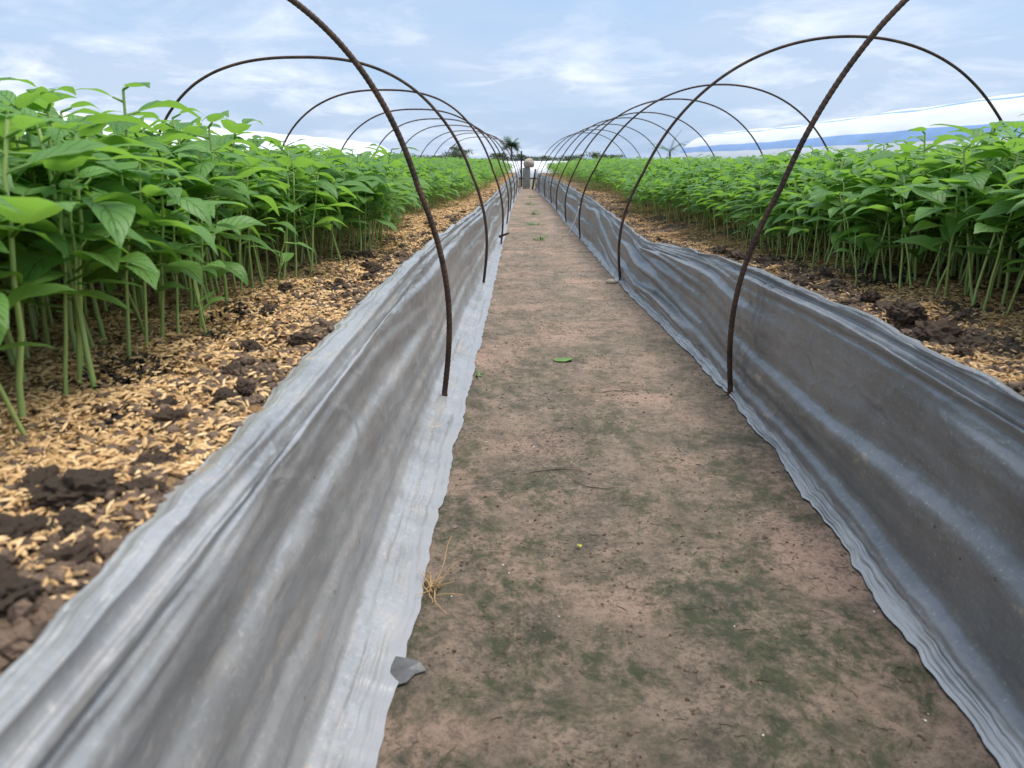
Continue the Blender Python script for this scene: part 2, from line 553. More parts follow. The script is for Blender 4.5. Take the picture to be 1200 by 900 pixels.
toeR = tab([(0, .79), (1.0, .80), (1.8, .838), (2.6, .875), (3.3, .885), (4.2, .86), (5.75, .785), (7.5, .745), (10.3, .70), (12.8, .625), (16, .60), (18.5, .56), (29, .26)])
footR = lambda y: toeR(y) + (0.030 + 0.025 * np.clip(1 - np.asarray(y) / (3 * h), 0, 1)) * h
foldR = tab([(0, .895), (1.8, .925), (3.3, .95), (4.4, .955), (5.8, .86), (7.5, .815), (10, .775), (13, .71), (16, .68), (29, .34)])
lipR = tab([(0, .945), (1.4, .972), (2.4, .995), (3.3, 1.0), (4.4, 1.00), (5.3, .99), (5.9, .91), (7.5, .87), (10, .83), (16, .73), (29, .39)])
gR = tab([(0, .545), (2.2, .54), (3.3, .525), (4.4, .475), (5.2, .425), (5.9, .39), (6.5, .43), (7.5, .45), (10, .51), (16, .53), (29, .54)])

WID = {-1: 2.80 * h, 1: 3.40 * h}            # bed widths


def bed_height(s, x, y):
    lip = lipL(y) if s < 0 else lipR(y)
    g = gL(y) if s < 0 else gR(y)
    q = np.abs(x) - np.abs(lip)
    mean = 0.60 * h if s < 0 else 0.56 * h
    blend = sstep(0.06, 0.35, q)
    z = g * (1 - blend) + mean * blend + 0.004
    edge = 1 - sstep(0.05, 0.22, q)
    z = z + (0.0045 + 0.010 * edge) * fbm(x * 14, y * 14, 3 if s < 0 else 9, 4, 0.55)
    lump = np.abs(noise2(x * 26, y * 26, 21)) * 0.010 * (0.35 + edge)
    z = z + lump * sstep(0.0, 0.3, fbm(x * 4, y * 4, 33, 3) + 0.2)
    z = z - sstep(0.0, -0.05, q) * 0.012      # dips under the sheet lip
    return z


def husk_mask(s, x, y):
    lip = lipL(y) if s < 0 else lipR(y)
    q = np.abs(x) - np.abs(lip)
    n = fbm(x * 9, y * 9, 51 if s < 0 else 57, 4, 0.6)
    n2 = fbm(x * 3.0, y * 2.2, 71, 2)
    edge = sstep(0.0, 0.10, q)
    if s < 0:
        near = 1 - 0.8 * (1 - sstep(0.75 * h, 1.05 * h, y + 1.2 * q)) * (q < 0.25)
        return near * (0.12 + 0.88 * sstep(-0.22, 0.16, n + 0.3 * n2 + 0.34 * edge + 0.01))
    return 0.10 + 0.90 * sstep(-0.14, 0.26, n + 0.3 * n2 + 0.24 * edge - 0.15)


def ysteps(y0, y1, d0, k):
    ys = [y0]
    while ys[-1] < y1:
        ys.append(ys[-1] + d0 + k * max(0, ys[-1] - 0.6))
    return np.array(ys)


def path_height(x, y):
    z = 0.0045 * fbm(x * 7, y * 6, 5, 4) + 0.0046 * fbm(x * 30, y * 24, 6, 5, 0.65)
    z = z + 0.0022 * np.abs(noise2(x * 60 + 2 * noise2(x * 9, y * 9, 8), y * 45, 12)) * sstep(-0.1, 0.4, noise2(x * 5, y * 5, 14))
    ctr = (toeL(y) + toeR(y)) / 2
    half = (toeR(y) - toeL(y)) / 2
    e = np.abs(x - ctr) / half
    return z + 0.004 * sstep(0.7, 1.1, e)


# ------------------------------------------------------------------ ground
gs = 1500.0
gme = mesh_np('ground', [(-gs, -gs, -.035), (gs, -gs, -.035), (gs, gs, -.035), (-gs, gs, -.035)], np.array([[0, 1, 2, 3]]))
obj('ground', gme, M['field'], label='flat brown field earth reaching to the horizon', cat='ground', kind='structure')

ys = ysteps(-0.5, END + 0.8, 0.006, 0.0022)
xs = np.linspace(-0.62 * h, 1.22 * h, 150)
X, Y = np.meshgrid(xs, ys)
Z = path_height(X, Y)
pme = mesh_np('path', np.stack([X, Y, Z], -1).reshape(-1, 3), grid_faces(*X.shape), True)
obj('path', pme, M['path'], label='narrow trodden earth path with moss patches between two raised beds', cat='path', kind='structure')

# ------------------------------------------------------------------ bed soil
for s in (-1, 1):
    fold = foldL if s < 0 else foldR
    ys = ysteps(-0.4, END, 0.007, 0.0035)
    w = WID[s]
    q = np.concatenate([[0.0], np.linspace(0.012, 0.33, 60), np.linspace(0.35, w - 0.06, 46), [w - 0.03, w, w + 0.06, w + 0.12]])
    Y, Q = np.meshgrid(ys, q, indexing='ij')
    fx = np.abs(fold(Y))
    X = s * (fx + 0.012 + Q)
    Z = bed_height(s, X, Y)
    Z[:, 0] = -0.03
    Z[:, -2] = 0.12
    Z[:, -1] = -0.03
    X[:, 0] = X[:, 1]
    X[:, 1] += s * 0.004
    hm = husk_mask(s, X, Y)
    f = grid_faces(*X.shape)
    if s > 0:
        f = f[:, ::-1]
    # close the far end
    me = mesh_np('bed_soil', np.stack([X, Y, Z], -1).reshape(-1, 3), f, True, attrs={'husk': hm.ravel()})
    obj('bed_soil', me, M['bed'], kind='structure', cat='bed soil',
        label='raised seed bed soil thickly strewn with golden rice husks' if s < 0 else 'raised seed bed soil of dark clods with sparser brown husks')


# ------------------------------------------------------------------ plastic sheets on the bed walls
def catmull(P, n):
    """P list of (rows) arrays: control points along the profile, each (rows,3); n samples"""
    P = [P[0]] + list(P) + [P[-1]]
    k = len(P) - 3
    out = []
    for t in np.linspace(0, k - 1e-6, n):
        i = int(t)
        u = t - i
        p0, p1, p2, p3 = P[i], P[i + 1], P[i + 2], P[i + 3]
        out.append(0.5 * (2 * p1 + (p2 - p0) * u + (2 * p0 - 5 * p1 + 4 * p2 - p3) * u * u + (3 * p1 - p0 - 3 * p2 + p3) * u ** 3))
    return np.stack(out, 1)


def sheet(s):
    ys = ysteps(-0.42, END - 0.05, 0.006, 0.0026)
    toe, foot, fold, lip, g = (toeL, footL, foldL, lipL, gL) if s < 0 else (toeR, footR, foldR, lipR, gR)
    t0, f0, d0, l0, g0 = toe(ys), foot(ys), fold(ys), lip(ys), g(ys)
    # ragged edges
    t0 = t0 - s * (0.010 * fbm(ys * 7, ys * 0, 81, 4, 0.6) + 0.0013 * noise2(ys * 38, ys * 0, 82)) * (1.0 if s < 0 else 1.25)
    l0 = l0 + s * (0.016 * fbm(ys * 5, ys * 0 + 3, 83, 5, 0.6) + 0.0035 * noise2(ys * 27, ys * 0, 84))
    zt = path_height(t0, ys) + 0.003

    def P(x, z):
        return np.stack([x, ys, z], 1)
    mid1 = f0 + (d0 - f0) * 0.33
    mid2 = f0 + (d0 - f0) * 0.66
    def smooth(a, w=0.09):
        yu = np.arange(ys[0], ys[-1], 0.01)
        b = np.interp(yu, ys, a)
        k = np.hanning(int(w / 0.01) * 2 + 1)
        b = np.convolve(np.pad(b, len(k) // 2, mode='edge'), k / k.sum(), 'valid')
        return np.interp(ys, yu, b)
    zl = smooth(bed_height(s, l0, ys)) + 0.003
    z_in = smooth(np.maximum(g0, bed_height(s, d0 + (l0 - d0) * 0.55, ys))) + 0.005
    ctrl = [P(t0, zt), P(t0 + (f0 - t0) * 0.55, zt + 0.005), P(f0, zt + 0.022),
            P(mid1, zt + (g0 - zt) * 0.38), P(mid2, zt + (g0 - zt) * 0.70), P(d0 - s * 0.002, g0 - 0.012),
            P(d0 + s * 0.012, g0 + 0.003), P(d0 + (l0 - d0) * 0.6, z_in), P(l0, zl)]
    n = 132
    G = catmull(ctrl, n)                       # rows, n, 3
    t = np.linspace(0, 1, n)[None, :]
    yy = ys[:, None]
    seg = np.linalg.norm(np.diff(G, axis=1), axis=2)
    arc = np.concatenate([np.zeros((len(ys), 1)), np.cumsum(seg, 1)], 1)
    dt = np.gradient(G, axis=1)
    dy = np.gradient(G, axis=0)
    nrm = np.cross(dt, dy)
    nrm /= np.linalg.norm(nrm, axis=2)[..., None] + 1e-12
    nrm *= np.sign(-s * nrm[:, 62:63, 0:1] + 1e-9)   # wall normal points to the path
    wall = sstep(0.14, 0.30, t) * (1 - sstep(0.66, 0.80, t))
    warp = 0.9 * fbm(yy * 0.9, t * 2, 91, 3) + 0.35 * noise2(yy * 3.5, t * 3, 92)
    wlo = 0.8 * fbm(yy * 0.42, t * 0.8, 91, 3) + 0.10 * noise2(yy * 2.2, t * 2, 92)

    def folds(p, seed, amp):
        """rounded folds with a steep under side, fading in and out along the sheet"""
        k = np.floor(p)
        rr = p - k
        env = sstep(-0.45, 0.35, noise2(k * 3.17 + 0.5, yy * 0.9 + k * 1.3, seed))
        return amp * env * sstep(0.0, 0.70, rr) * (1 - sstep(0.80, 1.0, rr))
    if s < 0:
        disp = wall * (folds(t * 7.5 + wlo * 1.3, 93, 0.0088) + folds(t * 15 + wlo * 4.0 + yy * 0.5, 94, 0.0032)) - wall * 0.013
        disp = disp + wall * (0.0030 * noise2(yy * 1.6, t * 5, 103) + 0.0018 * fbm(yy * 9 + t * 6, t * 14, 105, 3))
    else:
        disp = wall * (folds(t * 6.2 + wlo * 2.0 - yy * 0.35 + 0.3, 95, 0.0100) + folds(t * 15 + wlo * 5 - yy * 1.3, 96, 0.0032) + 0.0045 * noise2(yy * 2.4, t * 5, 106) + 0.0014 * fbm(yy * 8 - t * 8, t * 16, 107, 3)) - wall * 0.012
        rod = np.exp(-((yy - 3.24 * h) / (0.5 * h)) ** 2)
        ray = np.arctan2((t - 0.12) * 0.36, (yy - 3.24 * h) + 0.02)
        disp = disp + wall * rod * 0.0030 * (1 - np.abs(noise2(ray * 7, yy * 0.5, 104)) * 2)
        sag = np.exp(-((yy - 5.4 * h) / (1.2 * h)) ** 2)
        fan = 1 - np.abs(noise2(t * 11 - yy * 2.2 + wlo, yy * 1.0, 97)) * 2
        disp = disp + wall * sag * 0.012 * fan
    # pulled in towards each hoop foot
    toez = (1 - sstep(0.16, 0.30, t))
    crk = fbm(yy * 3.2, t * 22, 98, 4, 0.5) + 0.35 * fbm(yy * 22, t * 30, 102, 3)
    disp = disp + toez * sstep(0.0, 0.08, t) * (0.0042 * np.abs(crk) * (1.0 if s < 0 else 1.6))
    lipz = sstep(0.74, 0.84, t)
    disp = disp + lipz * (0.0018 * fbm(yy * 4, t * 24 + wlo, 99, 4, 0.6) + 0.0028 * (1 - np.abs(noise2(t * 16 + wlo * 3, yy * 0.8, 100)) * 2) * (1 - sstep(0.93, 1, t)))
    disp = disp + 0.0009 * fbm(yy * 26, t * 60, 101, 3) * (0.4 + wall)
    V = G + nrm * disp[..., None]
    V[..., 2] = np.maximum(V[..., 2], 0.0)
    gnd = path_height(V[..., 0], V[..., 1]) + 0.002
    V[..., 2] = np.where(t < 0.25, np.maximum(V[..., 2], gnd), V[..., 2])
    uv = np.stack([np.broadcast_to(yy, arc.shape), arc], -1).reshape(-1, 2)
    f = grid_faces(len(ys), n)
    if s < 0:
        f = f[:, ::-1]
    return mesh_np('plastic_sheet', V.reshape(-1, 3), f, True, uv=uv)


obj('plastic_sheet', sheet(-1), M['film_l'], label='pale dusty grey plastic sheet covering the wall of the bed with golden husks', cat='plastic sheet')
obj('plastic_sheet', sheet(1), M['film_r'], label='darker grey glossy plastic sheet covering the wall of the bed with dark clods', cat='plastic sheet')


# ------------------------------------------------------------------ hoops
def hoop_mesh(s, a, b, n, ribbed, skew, seed):
    rg = np.random.default_rng(seed)
    m = 1300 if ribbed else 130
    ph = np.linspace(0, np.pi, m)
    c, sn = np.cos(ph), np.sin(ph)
    x = -np.sign(c) * np.abs(c) ** (2 / n) * a + a
    z = np.abs(sn) ** (2 / n) * b
    k = z / b
    x = x + skew * k * k + 0.006 * np.interp(ph, np.linspace(0, np.pi, 9), rg.uniform(-1, 1, 9))
    x = x - 0.035 * h * np.sin(np.pi * np.clip(z / (0.85 * h), 0, 1)) * (ph < np.pi / 2)
    y = 0.012 * np.interp(ph, np.linspace(0, np.pi, 7), rg.uniform(-1, 1, 7)) * k
    pts = np.stack([s * x, y, z], 1)
    # resample to even length
    d = np.concatenate([[0], np.cumsum(np.linalg.norm(np.diff(pts, axis=0), axis=1))])
    u = np.linspace(0, d[-1], m)
    pts = np.stack([np.interp(u, d, pts[:, i]) for i in range(3)], 1)
    pts = np.concatenate([[pts[0] - [0, 0, 0.10]], pts, [pts[-1] - [0, 0, 0.10]]])
    r = np.full(len(pts), 0.0048)
    if ribbed:
        r = r + 0.00035 * (np.sin(np.arange(len(pts)) * 2 * np.pi / 5.0) > 0.3)
    v, f = tube_np(pts, r, 10 if ribbed else 8)
    return mesh_np('hoop', v, f, True)


GRP = {-1: 'hoops over the bed with golden husks', 1: 'hoops over the bed with dark clods'}
dL = [3.14, 6.28, 9.5, 12.6, 15.7, 18.8, 21.9, 25.0, 28.0]
dR = [3.24, 6.48, 10.3, 12.8, 16.0, 18.6, 21.6, 24.8, 27.9]
labL = {0: 'ribbed rusty hoop pushed into the pale dusty sheet near the straw tuft',
        1: 'rusty hoop in the pale sheet, between the ribbed hoop and the tied twig',
        2: 'rusty hoop with a dark twig tied at its foot on the pale sheet'}
labR = {0: 'ribbed dark hoop with its foot at the bare edge of the darker grey sheet',
        1: 'rusty hoop beside the sagging crumpled part of the darker grey sheet',
        2: 'rusty hoop with white twine hanging from it on the darker grey sheet'}
hoops = {}
for s, ds, lab in ((-1, dL, labL), (1, dR, labR)):
    for i, d in enumerate(ds):
        y = d * h
        if s < 0:
            x0 = float(footL(y)) + 0.018
            me = hoop_mesh(-1, 1.42 * h, (1.75 + random.uniform(-.04, .03)) * h, 2.5, i == 0, random.uniform(-.02, .02), 100 + i)
        else:
            x0 = float(toeR(y)) + 0.002
            me = hoop_mesh(1, 1.68 * h, (2.02 if i == 0 else 1.87 + random.uniform(-.03, .03)) * h, 2.1, i == 0, random.uniform(0, .012), 200 + i)
        o = obj('hoop', me, M['rust'], loc=(x0, y, 0.02), group=GRP[s], cat='hoop',
                label=lab.get(i, 'thin rusty hoop over the golden husk bed, near the concrete pillar' if s < 0
                              else 'thin rusty hoop over the dark clod bed, near the concrete pillar'))
        o.rotation_euler = (R(random.uniform(-1.2, 1.2)), 0, R(random.uniform(-2.5, 2.5)) if i else 0)
        hoops[(s, i)] = (x0, y)

# ------------------------------------------------------------------ seedlings
def leaf_np(Ln, W, a0, droop, fold, curl, nu, nv, pet, seed):
    """leaf in its own frame: starts at origin, grows along +x; petiole of length pet first. returns v, faces, uv"""
    rg = np.random.default_rng(seed)
    vs, fs, uvs = [], [], []
    # petiole: 3-sided tube
    ca, sa = math.cos(a0), math.sin(a0)
    base = np.array([0.0, 0, 0])
    tip = np.array([pet * ca, 0, pet * sa])
    r0 = 0.0011
    ang = np.arange(3) / 3 * 2 * np.pi
    ring = np.stack([-sa * np.cos(ang), np.sin(ang), ca * np.cos(ang)], 1) * r0
    vs += [base + ring * 1.3, tip + ring]
    uvs += [np.tile([[0.5, 0.5]], (6, 1))]
    i = np.arange(3)
    fs.append(np.stack([i, (i + 1) % 3, (i + 1) % 3 + 3, i + 3], 1))
    off = 6
    s = np.linspace(0, 1, nu + 1)
    th = a0 - droop * s ** 1.3
    ds = Ln / nu
    px = tip[0] + np.concatenate([[0], np.cumsum(np.cos(th[:-1]) * ds)])
    pz = tip[2] + np.concatenate([[0], np.cumsum(np.sin(th[:-1]) * ds)])
    wd = (s + 0.02) ** 0.62 * (1 - s) ** 1.18
    wd = wd / wd.max() * W / 2
    wd[-1] = 0.0004
    v = np.linspace(-1, 1, nv + 1)
    S, Vv = np.meshgrid(s, v, indexing='ij')
    und = 0.10 * np.sin(S * rg.uniform(7, 11) + rg.uniform(0, 6)) * np.abs(Vv) ** 1.5
    up = wd[:, None] * (np.abs(Vv) * fold + und - curl * Vv ** 2)
    side = wd[:, None] * Vv * math.cos(fold * 0.5)
    tw = rg.uniform(-0.35, 0.35) * S
    nx, nz = -np.sin(th)[:, None], np.cos(th)[:, None]
    up2 = up * np.cos(tw) + side * np.sin(tw)
    side2 = side * np.cos(tw) - up * np.sin(tw)
    bend = rg.uniform(-0.12, 0.12) * Ln * S ** 2
    P = np.stack([px[:, None] + nx * up2, side2 + bend, pz[:, None] + nz * up2], -1).reshape(-1, 3)
    vs.append(P)
    uvs.append(np.stack([S, Vv * 0.5 + 0.5], -1).reshape(-1, 2))
    fs.append(grid_faces(nu + 1, nv + 1)[:, ::-1] + off)
    return np.concatenate(vs), np.concatenate(fs), np.concatenate(uvs)


def rotz(v, a):
    c, s = math.cos(a), math.sin(a)
    return np.stack([v[:, 0] * c - v[:, 1] * s, v[:, 0] * s + v[:, 1] * c, v[:, 2]], 1)


def plant_np(seed, hi, small=False, far=False):
    """returns stem (v, f) and list of leaves (v, f, uv, tint)"""
    rg = np.random.default_rng(seed)
    H = rg.uniform(0.158, 0.196) if not small else rg.uniform(0.07, 0.12)
    lean = rg.uniform(-0.10, 0.10, 2) * H
    k = 7 if hi else (4 if not far else 2)
    t = np.linspace(0, 1, k)
    wob = rg.uniform(-0.0016, 0.0016, (k, 2))
    wob[0] = 0
    if far:
        wob *= 0
    pts = np.stack([lean[0] * t ** 1.6 + wob[:, 0], lean[1] * t ** 1.6 + wob[:, 1], H * t - 0.006], 1)
    sv, sf = tube_np(pts, (0.0019 if not small else 0.0014) * (1.05 - 0.45 * t), 6 if hi else 3, False)
    at = lambda u: np.array([np.interp(u, t, pts[:, i]) for i in range(3)])
    leaves = []
    nmain = rg.integers(8, 12) if not small else 4
    if far:
        nmain = 8
    az = rg.uniform(0, 6.28)
    u0 = rg.uniform(0.38, 0.56)
    nu, nv = (8, 4) if hi else ((4, 2) if not far else (3, 2))
    sc = 1.0 if not small else 0.5
    for i in range(nmain):
        u = u0 + (1 - u0) * (i / (nmain - 1)) ** 0.8
        age = 1 - i / (nmain - 1)                    # 1 = oldest
        young = age < 0.18
        Ln = rg.uniform(0.049, 0.074) * (1.0 if not young else 0.6) * (0.85 + 0.15 * (1 - abs(age - 0.5) * 2)) * sc
        W = Ln * rg.uniform(0.46, 0.61)
        a0 = R(rg.uniform(2, 30)) if not young else R(rg.uniform(5, 30))
        droop = R(rg.uniform(38, 88)) if not young else R(rg.uniform(35, 75))
        pet = rg.uniform(0.012, 0.032) * (0.6 + 0.6 * age) * sc
        v, f, uv = leaf_np(Ln, W, a0, droop, rg.uniform(0.12, 0.40), rg.uniform(0.0, 0.25), nu, nv, pet, seed * 31 + i)
        v = rotz(v, az) + at(u)
        leaves.append((v, f, uv, rg.uniform(0.05, 0.85) + (0.3 if young else 0)))
        az += 2.399 + rg.uniform(-0.4, 0.4)
    if not far:
        for j in range(2):                            # narrow lower seed leaves
            Ln = rg.uniform(0.030, 0.045) * (1 if not small else 0.5)
            v, f, uv = leaf_np(Ln, Ln * 0.32, R(rg.uniform(-5, 25)), R(rg.uniform(10, 60)), 0.15, 0.1, max(3, nu - 3), 2, 0.008, seed * 57 + j)
            leaves.append((rotz(v, az + j * math.pi) + at(rg.uniform(0.42, 0.55)), f, uv, rg.uniform(0.3, 0.8)))
    return (sv, sf), leaves


NV = 12
hi_var = []
for k in range(NV + 2):
    st, lv = plant_np(500 + k, True, small=(k >= NV))
    sm = mesh_np('stem', st[0], st[1], True)
    sm.materials.append(M['stem'])
    lms = []
    for (v, f, uv, tint) in lv:
        lm = mesh_np('leaf', v, f, True, uv=uv, attrs={'tint': np.full(len(v), tint)})
        lm.materials.append(M['leaf'])
        lms.append(lm)
    hi_var.append((sm, lms))


def flat_plant(seed, far):
    st, lv = plant_np(seed, False, far=far)
    lvv = np.concatenate([l[0] for l in lv])
    off = np.cumsum([0] + [len(l[0]) for l in lv[:-1]])
    lf = np.concatenate([l[1] + o for l, o in zip(lv, off)])
    luv = np.concatenate([l[2] for l in lv])
    lt = np.concatenate([np.full(len(l[0]), l[3]) for l in lv])
    return st, (lvv, lf, luv, lt)


mid_var = [flat_plant(500 + k, False) for k in range(NV)]
far_var = [flat_plant(900 + k, True) for k in range(8)]

# positions
plants = []                                   # (side, x, y, dist)
for s in (-1, 1):
    front0 = 0.80 * h if s < 0 else 1.36 * h
    back = 2.95 * h if s < 0 else 4.05 * h
    y = 0.30
    while y < END - 0.15:
        sp = 0.034 if y < 3 else (0.042 if y < 6 else 0.055)
        fr = front0 + 0.05 * h * math.sin(y * 3.1) + 0.05 * h * float(noise2(np.array([y * 2.1]), np.array([0.5 + s]), 41)[0]) * 2
        fr = fr + (float(np.abs(lipL(y)) - 0.475 * h) if s < 0 else float(lipR(y) - 0.98 * h))
        nrow = int((back - fr) / (sp * 1.15))
        for r in range(nrow):
            x = fr + r * sp * 1.15 + random.uniform(-.4, .4) * sp
            yy = y + random.uniform(-.45, .45) * sp
            if random.random() < 0.16:
                continue
            # skip what lies far outside the view to the sides (margin of half a metre)
            if x > 0.74 * yy + 0.55:
                continue
            plants.append((s, s * x, yy))
        y += sp
for (x, yy, s) in ((-.777, 1.11, -1), (-.80, 1.35, -1), (-.755, 1.75, -1), (-.77, 2.35, -1), (1.235, 2.9, 1), (1.22, 4.35, 1), (1.29, 3.5, 1)):
    plants.append((s, x * h, yy * h))
P = np.array([(p[0], p[1], p[2]) for p in plants])
PZ = np.where(P[:, 0] < 0, bed_height(-1, P[:, 1], P[:, 2]), bed_height(1, P[:, 1], P[:, 2]))
dist = np.hypot(P[:, 1], P[:, 2])
inview = (np.abs(P[:, 1] + 0.02 * P[:, 2]) < 0.69 * P[:, 2] + 0.02)
rank = np.where(inview, dist, 99)
near = set()
for s in (-1, 1):
    idx = np.where(P[:, 0] == s)[0]
    near |= set(idx[np.argsort(rank[idx])][:150].tolist())

LABP = {-1: 'leafy green seedling in the dense stand on the bed with golden husks',
        1: 'leafy green seedling in the dense stand on the bed with dark clods'}
LABF = {-1: 'green seedling in the front row leaning out over the golden husks',
        1: 'green seedling in the front row leaning out over the dark clods'}
LABS = {-1: 'small young seedling alone at the open edge of the golden husk bed',
        1: 'small young seedling alone at the open edge of the dark clod bed'}
nP = len(P)
prg = np.random.default_rng(77)
rot = prg.uniform(0, 2 * np.pi, nP)
scl = np.where(P[:, 0] < 0, np.interp(P[:, 2], [.5, 1.0, 1.5, 2.4], [1.30, 1.13, .98, .88]), np.interp(P[:, 2], [1.0, 1.9, 2.6], [1.16, 1.06, .94])) * prg.uniform(0.84, 1.10, nP) * (1 + 0.05 * fbm(P[:, 1] * 3, P[:, 2] * 3, 61, 2))
front = np.zeros(nP)
for i in range(nP):
    fx = 0.95 * h if P[i, 0] < 0 else 1.45 * h
    if abs(P[i, 1]) < fx:
        front[i] = 1
scl = scl * np.where(prg.random(nP) < 0.12, 0.82, 1.0)
scl = scl * np.where(front > 0, prg.uniform(0.70, 1.0, nP), 1.0)
tiltx = prg.normal(0, 0.10, nP)
tilty = prg.normal(0, 0.10, nP) - P[:, 0] * 0.0
tilty = tilty - front * P[:, 0] * 0.12         # edge plants lean out to the light
var = prg.integers(0, NV, nP)
for i in sorted(near):
    s = int(P[i, 0])
    is_small = i >= nP - 5
    sm, lms = hi_var[NV + (i % 2)] if is_small else hi_var[var[i]]
    e = obj('small_seedling' if is_small else 'seedling', None, loc=(P[i, 1], P[i, 2], PZ[i]), cat='seedling',
            label=(LABS if is_small else LABF if front[i] else LABP)[s],
            group=('small seedlings at the bed edge' if is_small else ('front row seedlings' if front[i] else 'seedlings') + (' on the bed with golden husks' if s < 0 else ' on the bed with dark clods')))
    e.rotation_euler = (tiltx[i], tilty[i], rot[i])
    e.scale = (scl[i],) * 3
    e.empty_display_size = 0.02
    obj('stem', sm, parent=e)
    for lm in lms:
        obj('leaf', lm, parent=e)


def bake_plants(s):
    idx = [i for i in range(nP) if P[i, 0] == s and i not in near]
    lv, lf, luv, lt, sv, sf = [], [], [], [], [], []
    lo = so = 0
    for i in idx:
        far = P[i, 2] > 4.2
        (stv, stf), (v, f, uv, t) = far_var[var[i] % 8] if far else mid_var[var[i]]
        k = scl[i] * (1.05 if P[i, 2] > 6 else 1.0)
        c, sn = math.cos(rot[i]), math.sin(rot[i])
        A = np.array([[c, -sn, 0], [sn, c, 0], [0, 0, 1]]) * k
        T = np.array([[1, 0, tilty[i]], [0, 1, -tiltx[i]], [-tilty[i], tiltx[i], 1]])
        A = T @ A
        o3 = np.array([P[i, 1], P[i, 2], PZ[i]])
        lv.append(v @ A.T + o3)
        lf.append(f + lo)
        luv.append(uv)
        lt.append(np.clip(t + prg.uniform(-.12, .12), 0, 1.2))
        lo += len(v)
        sv.append(stv @ A.T + o3)
        sf.append(stf[0] + so)
        so += len(stv)
    me = mesh_np('leaf', np.concatenate(lv), np.concatenate(lf), True, uv=np.concatenate(luv), attrs={'tint': np.concatenate(lt)})
    me2 = mesh_np('stem', np.concatenate(sv), np.concatenate(sf), True)
    e = obj('seedling_stand', None, kind='stuff', cat='seedlings', loc=(0, 0, 0),
            label='mass of green seedlings filling the rest of the golden husk bed' if s < 0 else 'mass of green seedlings filling the rest of the dark clod bed')
    a = obj('foliage', me, M['leaf'], parent=e, kind='stuff')
    b = obj('stems', me2, M['stem'], parent=e, kind='stuff')


bake_plants(-1)
bake_plants(1)

# ------------------------------------------------------------------ husks (stuff)
HV = np.array([(-.5, 0, 0), (-.2, .16, .02), (-.2, -.16, .02), (-.15, 0, .15), (.22, .15, .02), (.22, -.15, .02), (.2, 0, .14), (.5, 0, .01)])
HF = np.array([(0, 2, 3), (0, 3, 1), (2, 5, 6), (2, 6, 3), (3, 6, 4), (3, 4, 1), (5, 7, 6), (6, 7, 4)])


def scatter(V0, F0, pos, size, yaw, tx, ty, aspect=None):
    n = len(pos)
    V = V0[None] * size[:, None, None]
    if aspect is not None:
        V[..., 1] *= aspect[:, None]
    c, s = np.cos(ty)[:, None], np.sin(ty)[:, None]
    x, z = V[..., 0] * c + V[..., 2] * s, -V[..., 0] * s + V[..., 2] * c
    y = V[..., 1]
    c, s = np.cos(tx)[:, None], np.sin(tx)[:, None]
    y, z = y * c - z * s, y * s + z * c
    c, s = np.cos(yaw)[:, None], np.sin(yaw)[:, None]
    x, y = x * c - y * s, x * s + y * c
    V = np.stack([x, y, z], -1) + pos[:, None, :]
    F = F0[None] + (np.arange(n) * len(V0))[:, None, None]
    return V.reshape(-1, 3), F.reshape(-1, F0.shape[1])


for s, cnt in ((-1, 98000), (1, 66000)):
    r = np.random.default_rng(300 + s)
    m = cnt * 5
    y = 0.10 + (5.5 - 0.10) * r.random(m) ** 2.1
    q = 0.001 + 0.50 * r.random(m) ** 1.35
    lip = np.abs(lipL(y) if s < 0 else lipR(y))
    x = s * (lip + q)
    keep = (r.random(m) < husk_mask(s, x, y) ** 1.3 * (0.5 + 0.5 * sstep(0.0, 0.03, q))) & (np.abs(x) < 0.70 * y + 0.25)
    x, y = x[keep][:cnt], y[keep][:cnt]
    n = len(x)
    z = bed_height(s, x, y) + r.uniform(-0.0005, 0.0045, n)
    v, f = scatter(HV, HF, np.stack([x, y, z], 1), r.uniform(0.0060, 0.0108, n), r.uniform(0, 6.28, n), r.normal(0, 0.35, n), r.normal(0, 0.30, n), r.uniform(0.55, 0.95, n))
    tint = np.clip(r.normal(0.70 if s < 0 else 0.55, 0.24, n), 0, 1)
    me = mesh_np('rice_husks', v, f, False, attrs={'tint': np.repeat(tint, len(HV))})
    obj('rice_husks', me, M['husk'], kind='stuff', cat='rice husks',
        label='golden rice husks scattered thickly over the raised bed' if s < 0 else 'brown rice husks scattered between dark soil clods')

# ------------------------------------------------------------------ clods, crumbs, char
def ico(sub):
    import bmesh
    bm = bmesh.new()
    bmesh.ops.create_icosphere(bm, subdivisions=sub, radius=1)
    v = np.array([x.co[:] for x in bm.verts])
    f = np.array([[q.index for q in fc.verts] for fc in bm.faces])
    bm.free()
    return v, f


I3, F3 = ico(4)
I1, F1 = ico(1)
clod_me = []
for k in range(9):
    r = np.random.default_rng(700 + k)
    o = r.uniform(0, 50, 3)
    def n3(f, sd):
        p = I3 * f + o
        return (noise2(p[:, 0], p[:, 1], sd) + noise2(p[:, 1] + 7.3, p[:, 2], sd + 1) + noise2(p[:, 2] + 3.1, p[:, 0], sd + 2)) / 1.6
    d = 0.85 + 0.26 * n3(1.2, 700 + k) + 0.34 * np.abs(n3(2.3, 730 + k)) + 0.20 * n3(4.7, 760 + k) + 0.14 * n3(9.5, 790 + k)
    V = I3 * d[:, None] * np.array([1.0, r.uniform(0.65, 0.9), r.uniform(0.50, 0.70)])
    clod_me.append(mesh_np('soil_clod', V, F3, False))
    clod_me[-1].materials.append(M['clod'])

r = np.random.default_rng(31)
clods = []
